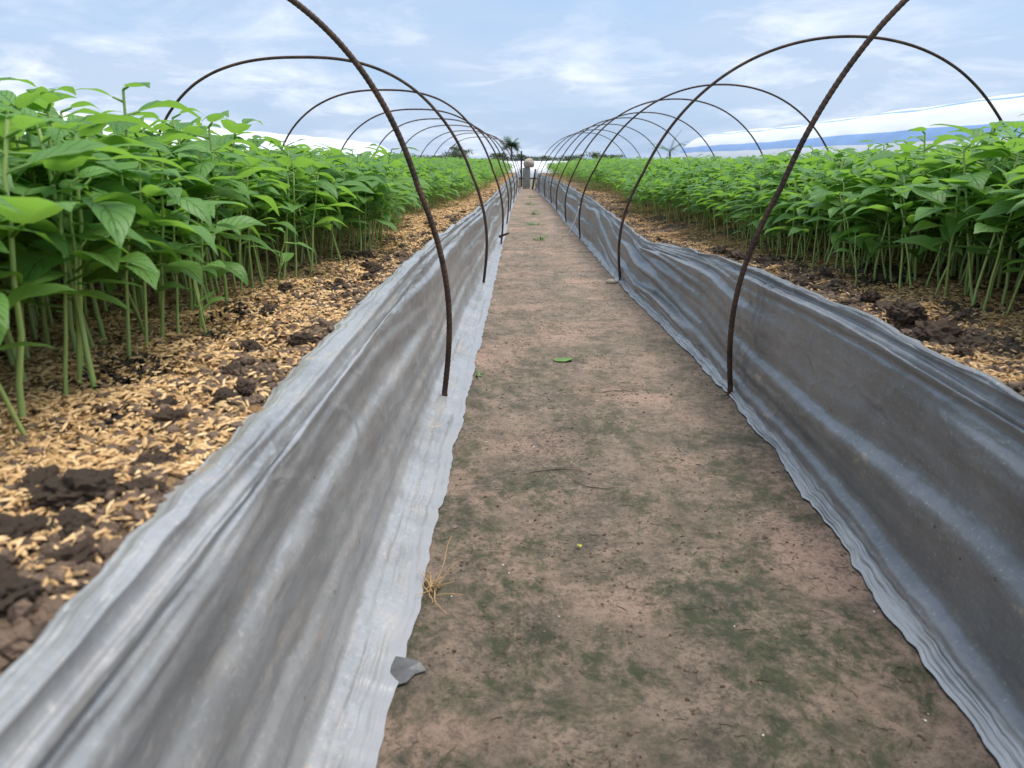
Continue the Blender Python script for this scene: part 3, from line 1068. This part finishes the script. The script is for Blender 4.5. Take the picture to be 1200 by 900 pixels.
# (side, x/h, y/h, radius in m): the ones that stand out
for c in [(-1, -.575, .90, .022), (-1, -.64, .92, .015), (-1, -.52, .98, .012), (-1, -.50, .56, .016), (-1, -.58, .60, .018), (-1, -.500, .74, .014), (-1, -.555, .70, .015), (-1, -.60, .80, .016), (-1, -.53, .62, .014), (-1, -.66, .76, .013), (-1, -.49, .90, .011), (-1, -.54, .82, .012), (-1, -.62, .66, .015), (-1, -.50, .64, .012), (-1, -.515, 1.06, .009), (-1, -.51, 1.32, .010),
          (-1, -.53, 2.55, .016), (-1, -.60, 2.9, .015), (-1, -.56, 3.5, .018), (-1, -.66, 3.15, .013), (-1, -.52, 4.1, .017), (-1, -.58, 4.7, .018), (-1, -.50, 5.2, .016),
          (1, 1.065, 1.98, .030), (1, 1.055, 2.12, .024), (1, 1.085, 2.30, .022), (1, 1.16, 2.6, .018), (1, 1.11, 2.78, .024), (1, 1.05, 2.95, .018), (1, 1.20, 3.1, .016),
          (1, 1.08, 3.4, .022), (1, 1.14, 3.65, .020), (1, 1.06, 3.9, .022), (1, 1.10, 4.4, .024), (1, 1.04, 4.9, .020), (1, 1.0, 5.6, .020), (1, 1.12, 1.62, .014), (1, 1.30, 2.35, .014)]:
    clods.append((c[0], c[1] * h, c[2] * h, c[3]))
for s in (-1, 1):
    for k in range(46):
        y = r.uniform(0.45, 5.0) if k > 14 else r.uniform(0.45, 2.2)
        lip = abs(float(lipL(y) if s < 0 else lipR(y)))
        clods.append((s, s * (lip + 0.012 + abs(r.normal(0, 0.055))), y, r.uniform(0.005, 0.013)))
for (s, x, y, rad) in clods:
    big = rad >= 0.014
    z = float(bed_height(s, np.array([x]), np.array([y]))[0]) + rad * 0.18
    o = obj('soil_clod', clod_me[r.integers(0, 9)], loc=(x, y, z), cat='soil clod',
            group=('large ' if big else 'small ') + 'clods on the bed with golden husks' if s < 0 else ('large ' if big else 'small ') + 'clods along the darker grey sheet',
            label=('large ' if big else 'small ') + 'crumbly brown soil clod lying among golden husks near the pale sheet' if s < 0 else ('large ' if big else 'small ') + 'dark crumbly soil clod lying beside the darker grey sheet')
    o.rotation_euler = (r.uniform(-.25, .25), r.uniform(-.25, .25), r.uniform(0, 6.28))
    o.scale = (rad,) * 3

for s in (-1, 1):
    r = np.random.default_rng(40 + s)
    n = 11000
    y = 0.15 + 5.2 * r.random(n) ** 2.0
    lip = np.abs(lipL(y) if s < 0 else lipR(y))
    x = s * (lip + 0.0 + np.abs(r.normal(0, 0.085, n)))
    z = bed_height(s, x, y) + 0.001
    rad = 0.0015 + 0.0060 * r.random(n) ** 2.5
    base = I1 * (1 + 0.3 * noise2(I1[:, 0] * 3 + 9, I1[:, 1] * 3 + I1[:, 2] * 2, 8))[:, None] * np.array([1, .8, .65])
    v, f = scatter(base, F1, np.stack([x, y, z], 1), rad, r.uniform(0, 6.28, n), r.normal(0, .4, n), r.normal(0, .4, n))
    obj('soil_crumbs', mesh_np('soil_crumbs', v, f, False), M['clod'], kind='stuff', cat='soil crumbs',
        label='small crumbs of soil mixed into the golden husks' if s < 0 else 'small crumbs of soil mixed between the dark clods')

r = np.random.default_rng(91)
pos = []
for (s, cx, cy, sx, n) in [(-1, -.80, 1.42, .020, 260), (-1, -.74, 1.46, .012, 120), (-1, -.77, 1.98, .022, 260), (-1, -.72, 1.75, .010, 80), (-1, -.62, 2.4, .018, 160), (-1, -.66, 1.18, .010, 60),
                           (-1, -.7, 3.1, .025, 200), (1, 1.33, 2.9, .03, 240), (1, 1.5, 3.3, .03, 200), (1, 1.28, 3.9, .03, 200), (1, 1.4, 2.4, .018, 100)]:
    x = cx * h + r.normal(0, sx * .7, n)
    y = cy * h + r.normal(0, sx, n)
    pos.append(np.stack([x, y, bed_height(s, x, y) + r.uniform(0.001, 0.008, n)], 1))
pos = np.concatenate(pos)[::2]
n = len(pos)
v, f = scatter(HV, HF, pos, r.uniform(.004, .009, n), r.uniform(0, 6.28, n), r.normal(0, .6, n), r.normal(0, .6, n), r.uniform(.8, 1.6, n))
obj('charred_husks', mesh_np('charred_husks', v, f, False), M['char'], kind='stuff', cat='charred husks', label='small heaps of black charred husks at the seedling stems')

# ------------------------------------------------------------------ litter on the path
def sliver(npts, bend, seed):
    rg = np.random.default_rng(seed)
    t = np.linspace(-.5, .5, npts)
    pts = np.stack([t, bend * (0.25 - t * t) * 4 + rg.uniform(-.02, .02, npts), 0.03 + 0.02 * rg.random(npts)], 1)
    v, f = tube_np(pts, 0.028 * (1 - 0.7 * np.abs(t) * 1.6) + .004, 3, False)
    return v, f[0]


r = np.random.default_rng(55)
parts = []
for k in range(8):
    n = 520
    y = 0.30 + 4.2 * r.random(n) ** 1.7
    a, b = toeL(y) + 0.01, toeR(y) - 0.01
    x = a + (b - a) * r.random(n)
    clump = fbm(x * 6, y * 6, 66, 3) > -0.05
    x, y = x[clump], y[clump]
    n = len(x)
    v0, f0 = sliver(5, r.uniform(0.0, 0.16), k)
    size = 0.0025 + 0.011 * r.random(n) ** 3
    v, f = scatter(v0, f0, np.stack([x, y, path_height(x, y)], 1), size, r.uniform(0, 6.28, n), r.normal(0, .15, n), r.normal(0, .06, n))
    parts.append((v, [f]))
v, f = join_np(parts)
obj('path_litter', mesh_np('path_litter', v, f, False), M['twig'], kind='stuff', cat='litter', label='dark rootlets and twig bits scattered over the earth path')

n = 60
y = 0.40 + 3.5 * r.random(n) ** 1.6
x = toeL(y) + 0.01 + (toeR(y) - toeL(y) - 0.02) * r.random(n)
rad = r.uniform(.0006, .0015, n)
v, f = scatter(I1 * np.array([1, .8, .6]), F1, np.stack([x, y, path_height(x, y) + 0.0006], 1), rad, r.uniform(0, 6.28, n), r.normal(0, .3, n), r.normal(0, .3, n))
obj('grit', mesh_np('grit', v, f, False), M['speck'], kind='stuff', cat='grit', label='pale grains of grit dotted over the earth path')

n = 22000
y = 0.32 + 4.5 * r.random(n) ** 1.8
x = toeL(y) + (toeR(y) - toeL(y)) * r.random(n)
cl = fbm(x * 8, y * 7, 67, 3) > r.uniform(-0.3, 0.5, n)
x, y = x[cl], y[cl]
n = len(x)
rad = 0.0006 + 0.0026 * r.random(n) ** 3.5
v, f = scatter(I1 * np.array([1, .75, .6]), F1, np.stack([x, y, path_height(x, y)], 1), rad, r.uniform(0, 6.28, n), r.normal(0, .4, n), r.normal(0, .4, n))
obj('path_crumbs', mesh_np('path_crumbs', v, f, False), M['clod'], kind='stuff', cat='soil crumbs', label='fine crumbs of earth loose on the trodden path')

# a few longer rootlets lying on the path
for k, (x, y, ln, yaw, bd) in enumerate([(.10, 2.35, .10, .1, .22), (.22, 2.28, .07, 2.6, .2), (.40, 3.3, .09, .05, .05)]):
    t = np.linspace(-.5, .5, 14)
    px = t * ln
    py = bd * ln * (0.25 - t * t) * 4 + 0.002 * np.sin(t * 7 + k)
    c, sn = math.cos(yaw), math.sin(yaw)
    wx, wy = x * h + px * c - py * sn, y * h + px * sn + py * c
    pts = np.stack([px * c - py * sn, px * sn + py * c, path_height(wx, wy) + 0.0014], 1)
    v, f = tube_np(pts, 0.0006 * (1.1 - np.abs(t) * 1.5), 6)
    obj('rootlet', mesh_np('rootlet', v, f, True), M['twig'], loc=(x * h, y * h, 0), cat='rootlet', group='long rootlets on the path',
        label='long dark curved rootlet lying on the bare earth path')

# straw tuft at the sheet's edge
r = np.random.default_rng(61)
tx, ty = -0.222 * h, 1.615 * h
parts = []
for k in range(15):
    long = k < 3
    ln = (0.075 if k == 0 else 0.05) if long else r.uniform(.012, .035)
    az = (1.15, 0.7, -1.2)[k] if long else r.uniform(-2.4, 2.0)
    el = (R(50), R(38), R(6))[k] if long else R(r.uniform(-2, 28))
    t = np.linspace(0, 1, 9)
    sag = 0.35 if long else 0.5
    x = ln * t * math.cos(az) * math.cos(el) + 0.003 * np.sin(t * 5 + k)
    y = ln * t * math.sin(az) * math.cos(el)
    z = ln * (t * math.sin(el) - sag * math.sin(el) * t * t) + 0.002
    z = np.maximum(z, path_height(tx + x, ty + y) - path_height(np.array([tx]), np.array([ty])) + 0.001)
    ox, oy = r.normal(0, .004, 2) if not long else (0, 0)
    parts.append(tube_np(np.stack([x + ox, y + oy, z], 1), 0.00062 * (1.15 - t * .7), 5))
v, f = join_np(parts)
obj('straw_tuft', mesh_np('straw_tuft', v, f, True), M['straw'], loc=(tx, ty, float(path_height(np.array([tx]), np.array([ty]))[0])),
    label='small tuft of dry yellow straw at the edge of the pale sheet', cat='straw')


# scrap of black film, leaf bits, weeds
def flake(name, mat, cx, cy, pts, th, label, cat, tilt=0.0, seed=0):
    pts = np.array(pts) * h
    n = len(pts)
    z = path_height(cx * h + pts[:, 0], cy * h + pts[:, 1]) + 0.0008 + tilt * np.random.default_rng(seed).random(n) * 0.004
    ctr = pts.mean(0)
    zc = z.mean() + 0.0015
    V = [(p[0], p[1], q + th) for p, q in zip(pts, z)] + [(p[0], p[1], q) for p, q in zip(pts, z)] + [(ctr[0], ctr[1], zc + th), (ctr[0], ctr[1], zc - 0.002)]
    i = np.arange(n)
    j = (i + 1) % n
    F = [np.stack([i, j, np.full(n, 2 * n)], 1), np.stack([j + n, i + n, np.full(n, 2 * n + 1)], 1), np.stack([i + n, j + n, j, i], 1)]
    return obj(name, mesh_np(name, V, F, False), mat, loc=(cx * h, cy * h, 0), label=label, cat=cat)


flake('film_scrap', M['blackfilm'], -.232, 1.31, [(-.04, -.05), (.0, -.03), (.012, .0), (.032, .018), (.02, .03), (.0, .04), (-.04, .05)], .0012, 'scrap of black plastic film poking out from under the pale sheet', 'film scrap', 1)
flake('fallen_leaf', M['grass'], .20, 3.85, [(-.05, -.02), (.0, -.035), (.045, .0), (.03, .04), (-.02, .05), (-.06, .025)], .001, 'small green fallen leaf lying flat on the earth path', 'leaf', 1.5, 3)
flake('leaf_scrap', make_plain('yellow_leaf', (.42, .38, .06), .6), .145, 1.86, [(-.007, -.003), (.003, -.006), (.008, .002), (.0, .006), (-.006, .004)], .0008, 'tiny yellow scrap of leaf on the earth path', 'leaf scrap', 1, 4)


def weed(name, cx, cy, nb, ln, label, seed):
    rg = np.random.default_rng(seed)
    parts = []
    for k in range(nb):
        az, el = rg.uniform(0, 6.28), R(rg.uniform(15, 65))
        l = ln * rg.uniform(.5, 1.1)
        t = np.linspace(0, 1, 6)
        x = l * t * math.cos(az) * math.cos(el)
        y = l * t * math.sin(az) * math.cos(el)
        z = l * (t * math.sin(el) - .6 * math.sin(el) * t * t)
        w = 0.0022 * (1 - t) ** .6 + 0.0002
        nx, ny = -math.sin(az), math.cos(az)
        ox, oy = rg.normal(0, ln * .25, 2)
        a = np.stack([x + nx * w + ox, y + ny * w + oy, z], 1)
        b = np.stack([x - nx * w + ox, y - ny * w + oy, z], 1)
        c = np.stack([x + ox, y + oy, z - 0.0007], 1)
        v = np.concatenate([a, b, c])
        i = np.arange(5)
        F = np.concatenate([np.stack([i, i + 1, i + 7, i + 6], 1), np.stack([i + 6, i + 7, i + 13, i + 12], 1), np.stack([i + 12, i + 13, i + 1, i], 1)])
        parts.append((v, [F]))
    v, f = join_np(parts)
    obj(name, mesh_np(name, v, f, False), M['grass'], loc=(cx * h, cy * h, 0.001), label=label, cat='weed', group='weeds on the path')


for k, (x, y, nb, ln) in enumerate([(.16, 10.2, 26, .08), (.10, 12.6, 30, .09), (.13, 15.0, 26, .09), (.06, 18.5, 24, .10), (.10, 22.0, 22, .10)]):
    weed('grass_weed', x, y, nb, ln, 'low tuft of thin green grass growing along the middle of the path', 800 + k)
weed('sheet_weed', -.235, 3.55, 7, .022, 'tiny green sprig growing beside the edge of the pale sheet', 820)

# twine and twig on hoops
x0, y0 = hoops[(1, 2)]
t = np.linspace(0, 1, 16)
pts = np.stack([-.012 - 0.055 * t ** 1.5, -0.006 + 0 * t, 0.155 * (1 - t) + 0.004], 1)
v, f = tube_np(pts, 0.0035, 6)
obj('twine', mesh_np('twine', v, f, True), M['string'], loc=(x0, y0, 0.02), label='white twine hanging from a hoop down to the path edge', cat='twine')
x0, y0 = hoops[(-1, 2)]
pts = np.stack([0.02 + 0.05 * (t - .5), -0.008 + 0.01 * np.sin(t * 5), 0.035 + 0.02 * t], 1)
v, f = tube_np(pts, 0.006 * (1.2 - .6 * t), 6)
obj('tied_twig', mesh_np('tied_twig', v, f, True), M['twig'], loc=(x0, y0, 0.01), label='short dark twig tied to the foot of a hoop', cat='twig')
x0, y0 = hoops[(1, 1)]
obj('pale_stone', mesh_np('pale_stone', I3 * np.array([.020, .014, .010]) * (1 + .15 * fbm(I3[:, 0] * 2, I3[:, 1] * 2 + I3[:, 2], 5))[:, None], F3, True), M['sack'],
    loc=(x0 - .026, y0 - .01, 0.008), label='pale flat stone at the foot of a hoop by the crumpled sheet', cat='stone')


# ------------------------------------------------------------------ neighbouring covered tunnels
def tunnel(name, label, cx, half, ht, y0, y1, bands, seed, along='y'):
    e = obj(name, None, loc=(0, 0, 0), label=label, cat='plastic tunnel', group='plastic tunnels')
    ys = np.linspace(y0, y1, max(60, int((y1 - y0) / 0.12)))
    for (n_, m_, a0, a1) in bands:
        ph = np.linspace(a0, a1, 14)
        Y, Pp = np.meshgrid(ys, ph, indexing='ij')
        sagk = 0.006 * np.cos(Y / 1.3 * 2 * np.pi) + 0.03 * noise2(Y * 0.25, Pp * 0.3, seed)
        fine = 0.005 * noise2(Y * 3, Pp * 8, seed + 1)
        c, sn = np.cos(Pp), np.sin(Pp)
        rr = 1 + (sagk + fine) * np.abs(sn)
        U = cx - np.sign(c) * np.abs(c) ** 0.85 * half * rr
        Zz = np.abs(sn) ** 0.85 * ht * rr
        V = np.stack([U, Y, Zz], -1) if along == 'y' else np.stack([Y, U, Zz], -1)
        me = mesh_np(n_, V.reshape(-1, 3), grid_faces(*Y.shape), True)
        obj(n_, me, m_, parent=e)
    return e


W_, B_ = M['white_film'], M['blue_film']
pi = math.pi
tunnel('plastic_tunnel', 'white plastic tunnel with blue stripes over the bed beyond the dark clod bed', 7.3 * h, 1.75 * h, 1.92 * h, 0.5, 13.0,
       [('white_panel', W_, 0.0, .66), ('blue_stripe', B_, .66, .81), ('white_panel', W_, .81, 1.20), ('blue_stripe', B_, 1.20, 1.27), ('white_panel', W_, 1.27, pi)], 5)
tunnel('plastic_tunnel', 'plain white plastic tunnel over the bed beyond the golden husk bed', -6.4 * h, 1.6 * h, 1.64 * h, 0.5, 13.0, [('white_panel', W_, 0.0, pi)], 9)
for k, (yy, ht, x0, x1) in enumerate([(21, .38, -14, 12), (27, .38, -22, 18), (36, .39, -30, 30)]):
    tunnel('plastic_tunnel', 'low white plastic tunnel running crosswise beyond the concrete pillar', yy, .65, ht, x0, x1, [('white_panel', W_, 0.0, pi)], 20 + k, along='x')

# ------------------------------------------------------------------ pillar, sack and posts at the end of the path
def bevel_box(sx, sy, sz, b=0.008):
    import bmesh
    bm = bmesh.new()
    bmesh.ops.create_cube(bm, size=1)
    for v_ in bm.verts:
        v_.co = Vector((v_.co.x * sx, v_.co.y * sy, (v_.co.z + .5) * sz))
    bmesh.ops.bevel(bm, geom=list(bm.edges), offset=b, segments=2, affect='EDGES')
    me = bpy.data.meshes.new('block')
    bm.to_mesh(me)
    bm.free()
    return me


ye = 29.2 * h
obj('concrete_pillar', bevel_box(.115, .115, .345), M['concrete'], loc=(-.03 * h, ye, -.03), label='short grey concrete pillar standing at the end of the path', cat='pillar')
V = I3 * (1 + .10 * fbm(I3[:, 0] * 2, I3[:, 1] * 2 + I3[:, 2] * 2, 77))[:, None]
V = V * np.array([.085, .08, .085])
V[:, 2] = np.maximum(V[:, 2], -.055)
obj('beige_sack', mesh_np('beige_sack', V, F3, True), M['sack'], loc=(.025, ye, .315 + .055), label='rounded beige sack lying on top of the concrete pillar', cat='sack')
for (x, y, ht, rr, lb, lean) in [(.10, ye - .25, .33, .014, 'dark timber stake leaning in front of the concrete pillar', .05), (-.10 * 1, ye + 1.1, .60, .016, 'thin dark post behind the concrete pillar', 0), (1.22, 12.6, .52, .022, 'thin dark post rising among the far seedlings', 0)]:
    t = np.linspace(0, 1, 6)
    v, f = tube_np(np.stack([lean * t - lean / 2, 0 * t, ht * t - .03], 1), rr * (1.05 - .15 * t), 8)
    obj('dark_post', mesh_np('dark_post', v, f, True), M['darkpost'], loc=(x, y, 0), label=lb, cat='post')


# ------------------------------------------------------------------ distant trees
def frond(ln, droop, n, w, az, el, rg):
    t = np.linspace(0, 1, n)
    th = el - droop * t
    ds = ln / (n - 1)
    x = np.concatenate([[0], np.cumsum(np.cos(th[:-1]) * ds)])
    z = np.concatenate([[0], np.cumsum(np.sin(th[:-1]) * ds)])
    V, F = [], []
    for i in range(1, n):
        ll = w * math.sin(math.pi * min(1, .12 + .88 * t[i]) ** .8) + 0.03
        for sd_ in (-1, 1):
            b = len(V)
            dz = -.35 * ll + rg.uniform(-.05, .05)
            V += [(x[i], 0, z[i]), (x[i] + ds * .9, 0, z[i] - ds * .05), (x[i] + .45 * ll, sd_ * ll, z[i] + dz)]
            F.append((b, b + 1, b + 2))
    V = rotz(np.array(V), az)
    return V, np.array(F)


def palm(loc, th, nf, ln, w, label, cat='tree', name='palm_tree', seed=0):
    rg = np.random.default_rng(seed)
    e = obj(name, None, loc=loc, label=label, cat=cat)
    t = np.linspace(0, 1, 10)
    v, f = tube_np(np.stack([.04 * np.sin(t * 3), 0 * t, t * th], 1), .09 * (1.2 - .5 * t), 8)
    obj('trunk', mesh_np('trunk', v, f, True), M['bark'], parent=e)
    for k in range(nf):
        v, f = frond(ln * rg.uniform(.8, 1.1), rg.uniform(.5, 1.2), 15, w, k * 2.399, R(rg.uniform(-35, 88)), rg)
        o = obj('frond', mesh_np('frond', v + np.array([0, 0, th]), f, False), M['palm_leaf'], parent=e)


def broad_tree(loc, th, rx, rz, nl, label, seed, leaf=.22):
    rg = np.random.default_rng(seed)
    e = obj('tree', None, loc=loc, label=label, cat='tree', group='far trees on the horizon')
    t = np.linspace(0, 1, 6)
    parts = [tube_np(np.stack([.1 * t, 0 * t, t * (th + rz * .5)], 1), .16 * (1.2 - .8 * t), 7)]
    for k in range(5):
        a = rg.uniform(0, 6.28)
        parts.append(tube_np(np.stack([rx * .6 * t * math.cos(a), rx * .6 * t * math.sin(a), th * .7 + rz * .8 * t], 1), .07 * (1.1 - .8 * t), 5))
    v, f = join_np(parts)
    obj('trunk', mesh_np('trunk', v, f, True), M['bark'], parent=e)
    cl = rg.normal(0, 1, (16, 3))
    cl = cl / np.linalg.norm(cl, axis=1)[:, None] * rg.uniform(.35, .85, (16, 1)) * np.array([rx, rx, rz])
    cen = cl[rg.integers(0, 16, nl)]
    p = cen + rg.normal(0, .17, (nl, 3)) * np.array([rx, rx, rz])
    p[:, 2] += th + rz * .75
    p[:, 2] = np.maximum(p[:, 2], .2)
    q = np.array([(-.5, 0, 0), (0, .28, .05), (.5, 0, 0), (0, -.28, .05)])
    v, f = scatter(q, np.array([[0, 1, 2, 3]]), p, rg.uniform(.7, 1.3, nl) * leaf, rg.uniform(0, 6.28, nl), rg.normal(0, .8, nl), rg.normal(0, .8, nl))
    obj('crown', mesh_np('crown', v, f, False), M['hazed_leaf'], parent=e)


palm((-1.42, 70, 0), 1.75, 60, 1.0, .42, 'slender palm-like tree with a round crown beyond the concrete pillar', seed=3)
palm((10.6, 60, 0), 1.1, 12, 1.6, .25, 'palm with spreading fronds showing above the blue-striped tunnel', name='palm_tree', seed=4)
tr = np.random.default_rng(12)
spec = [(-7.2, 85, .5, 1.7, .8, 1100), (-2.9, 88, .3, 1.5, .55, 900), (-.6, 90, .2, 1.6, .5, 900), (-11, 100, .3, 2.4, .5, 900), (1.6, 95, .2, 2.2, .45, 800), (4.6, 98, .2, 2.4, .5, 800), (7.4, 96, .3, 2.2, .6, 800), (11, 105, .4, 2.6, .5, 800), (-16, 110, .4, 2.8, .5, 800), (-5.0, 96, .2, 2.0, .35, 800)]
LT = ['dark rounded tree on the horizon, its crown wider than it is tall', 'low haze-paled green bush in the far hedge line beyond the white tunnels']
for k, (x, y, th, rx, rz, nl) in enumerate(spec):
    broad_tree((x, y, 0), th, rx, rz, nl, LT[0] if k == 0 else LT[1], 50 + k)
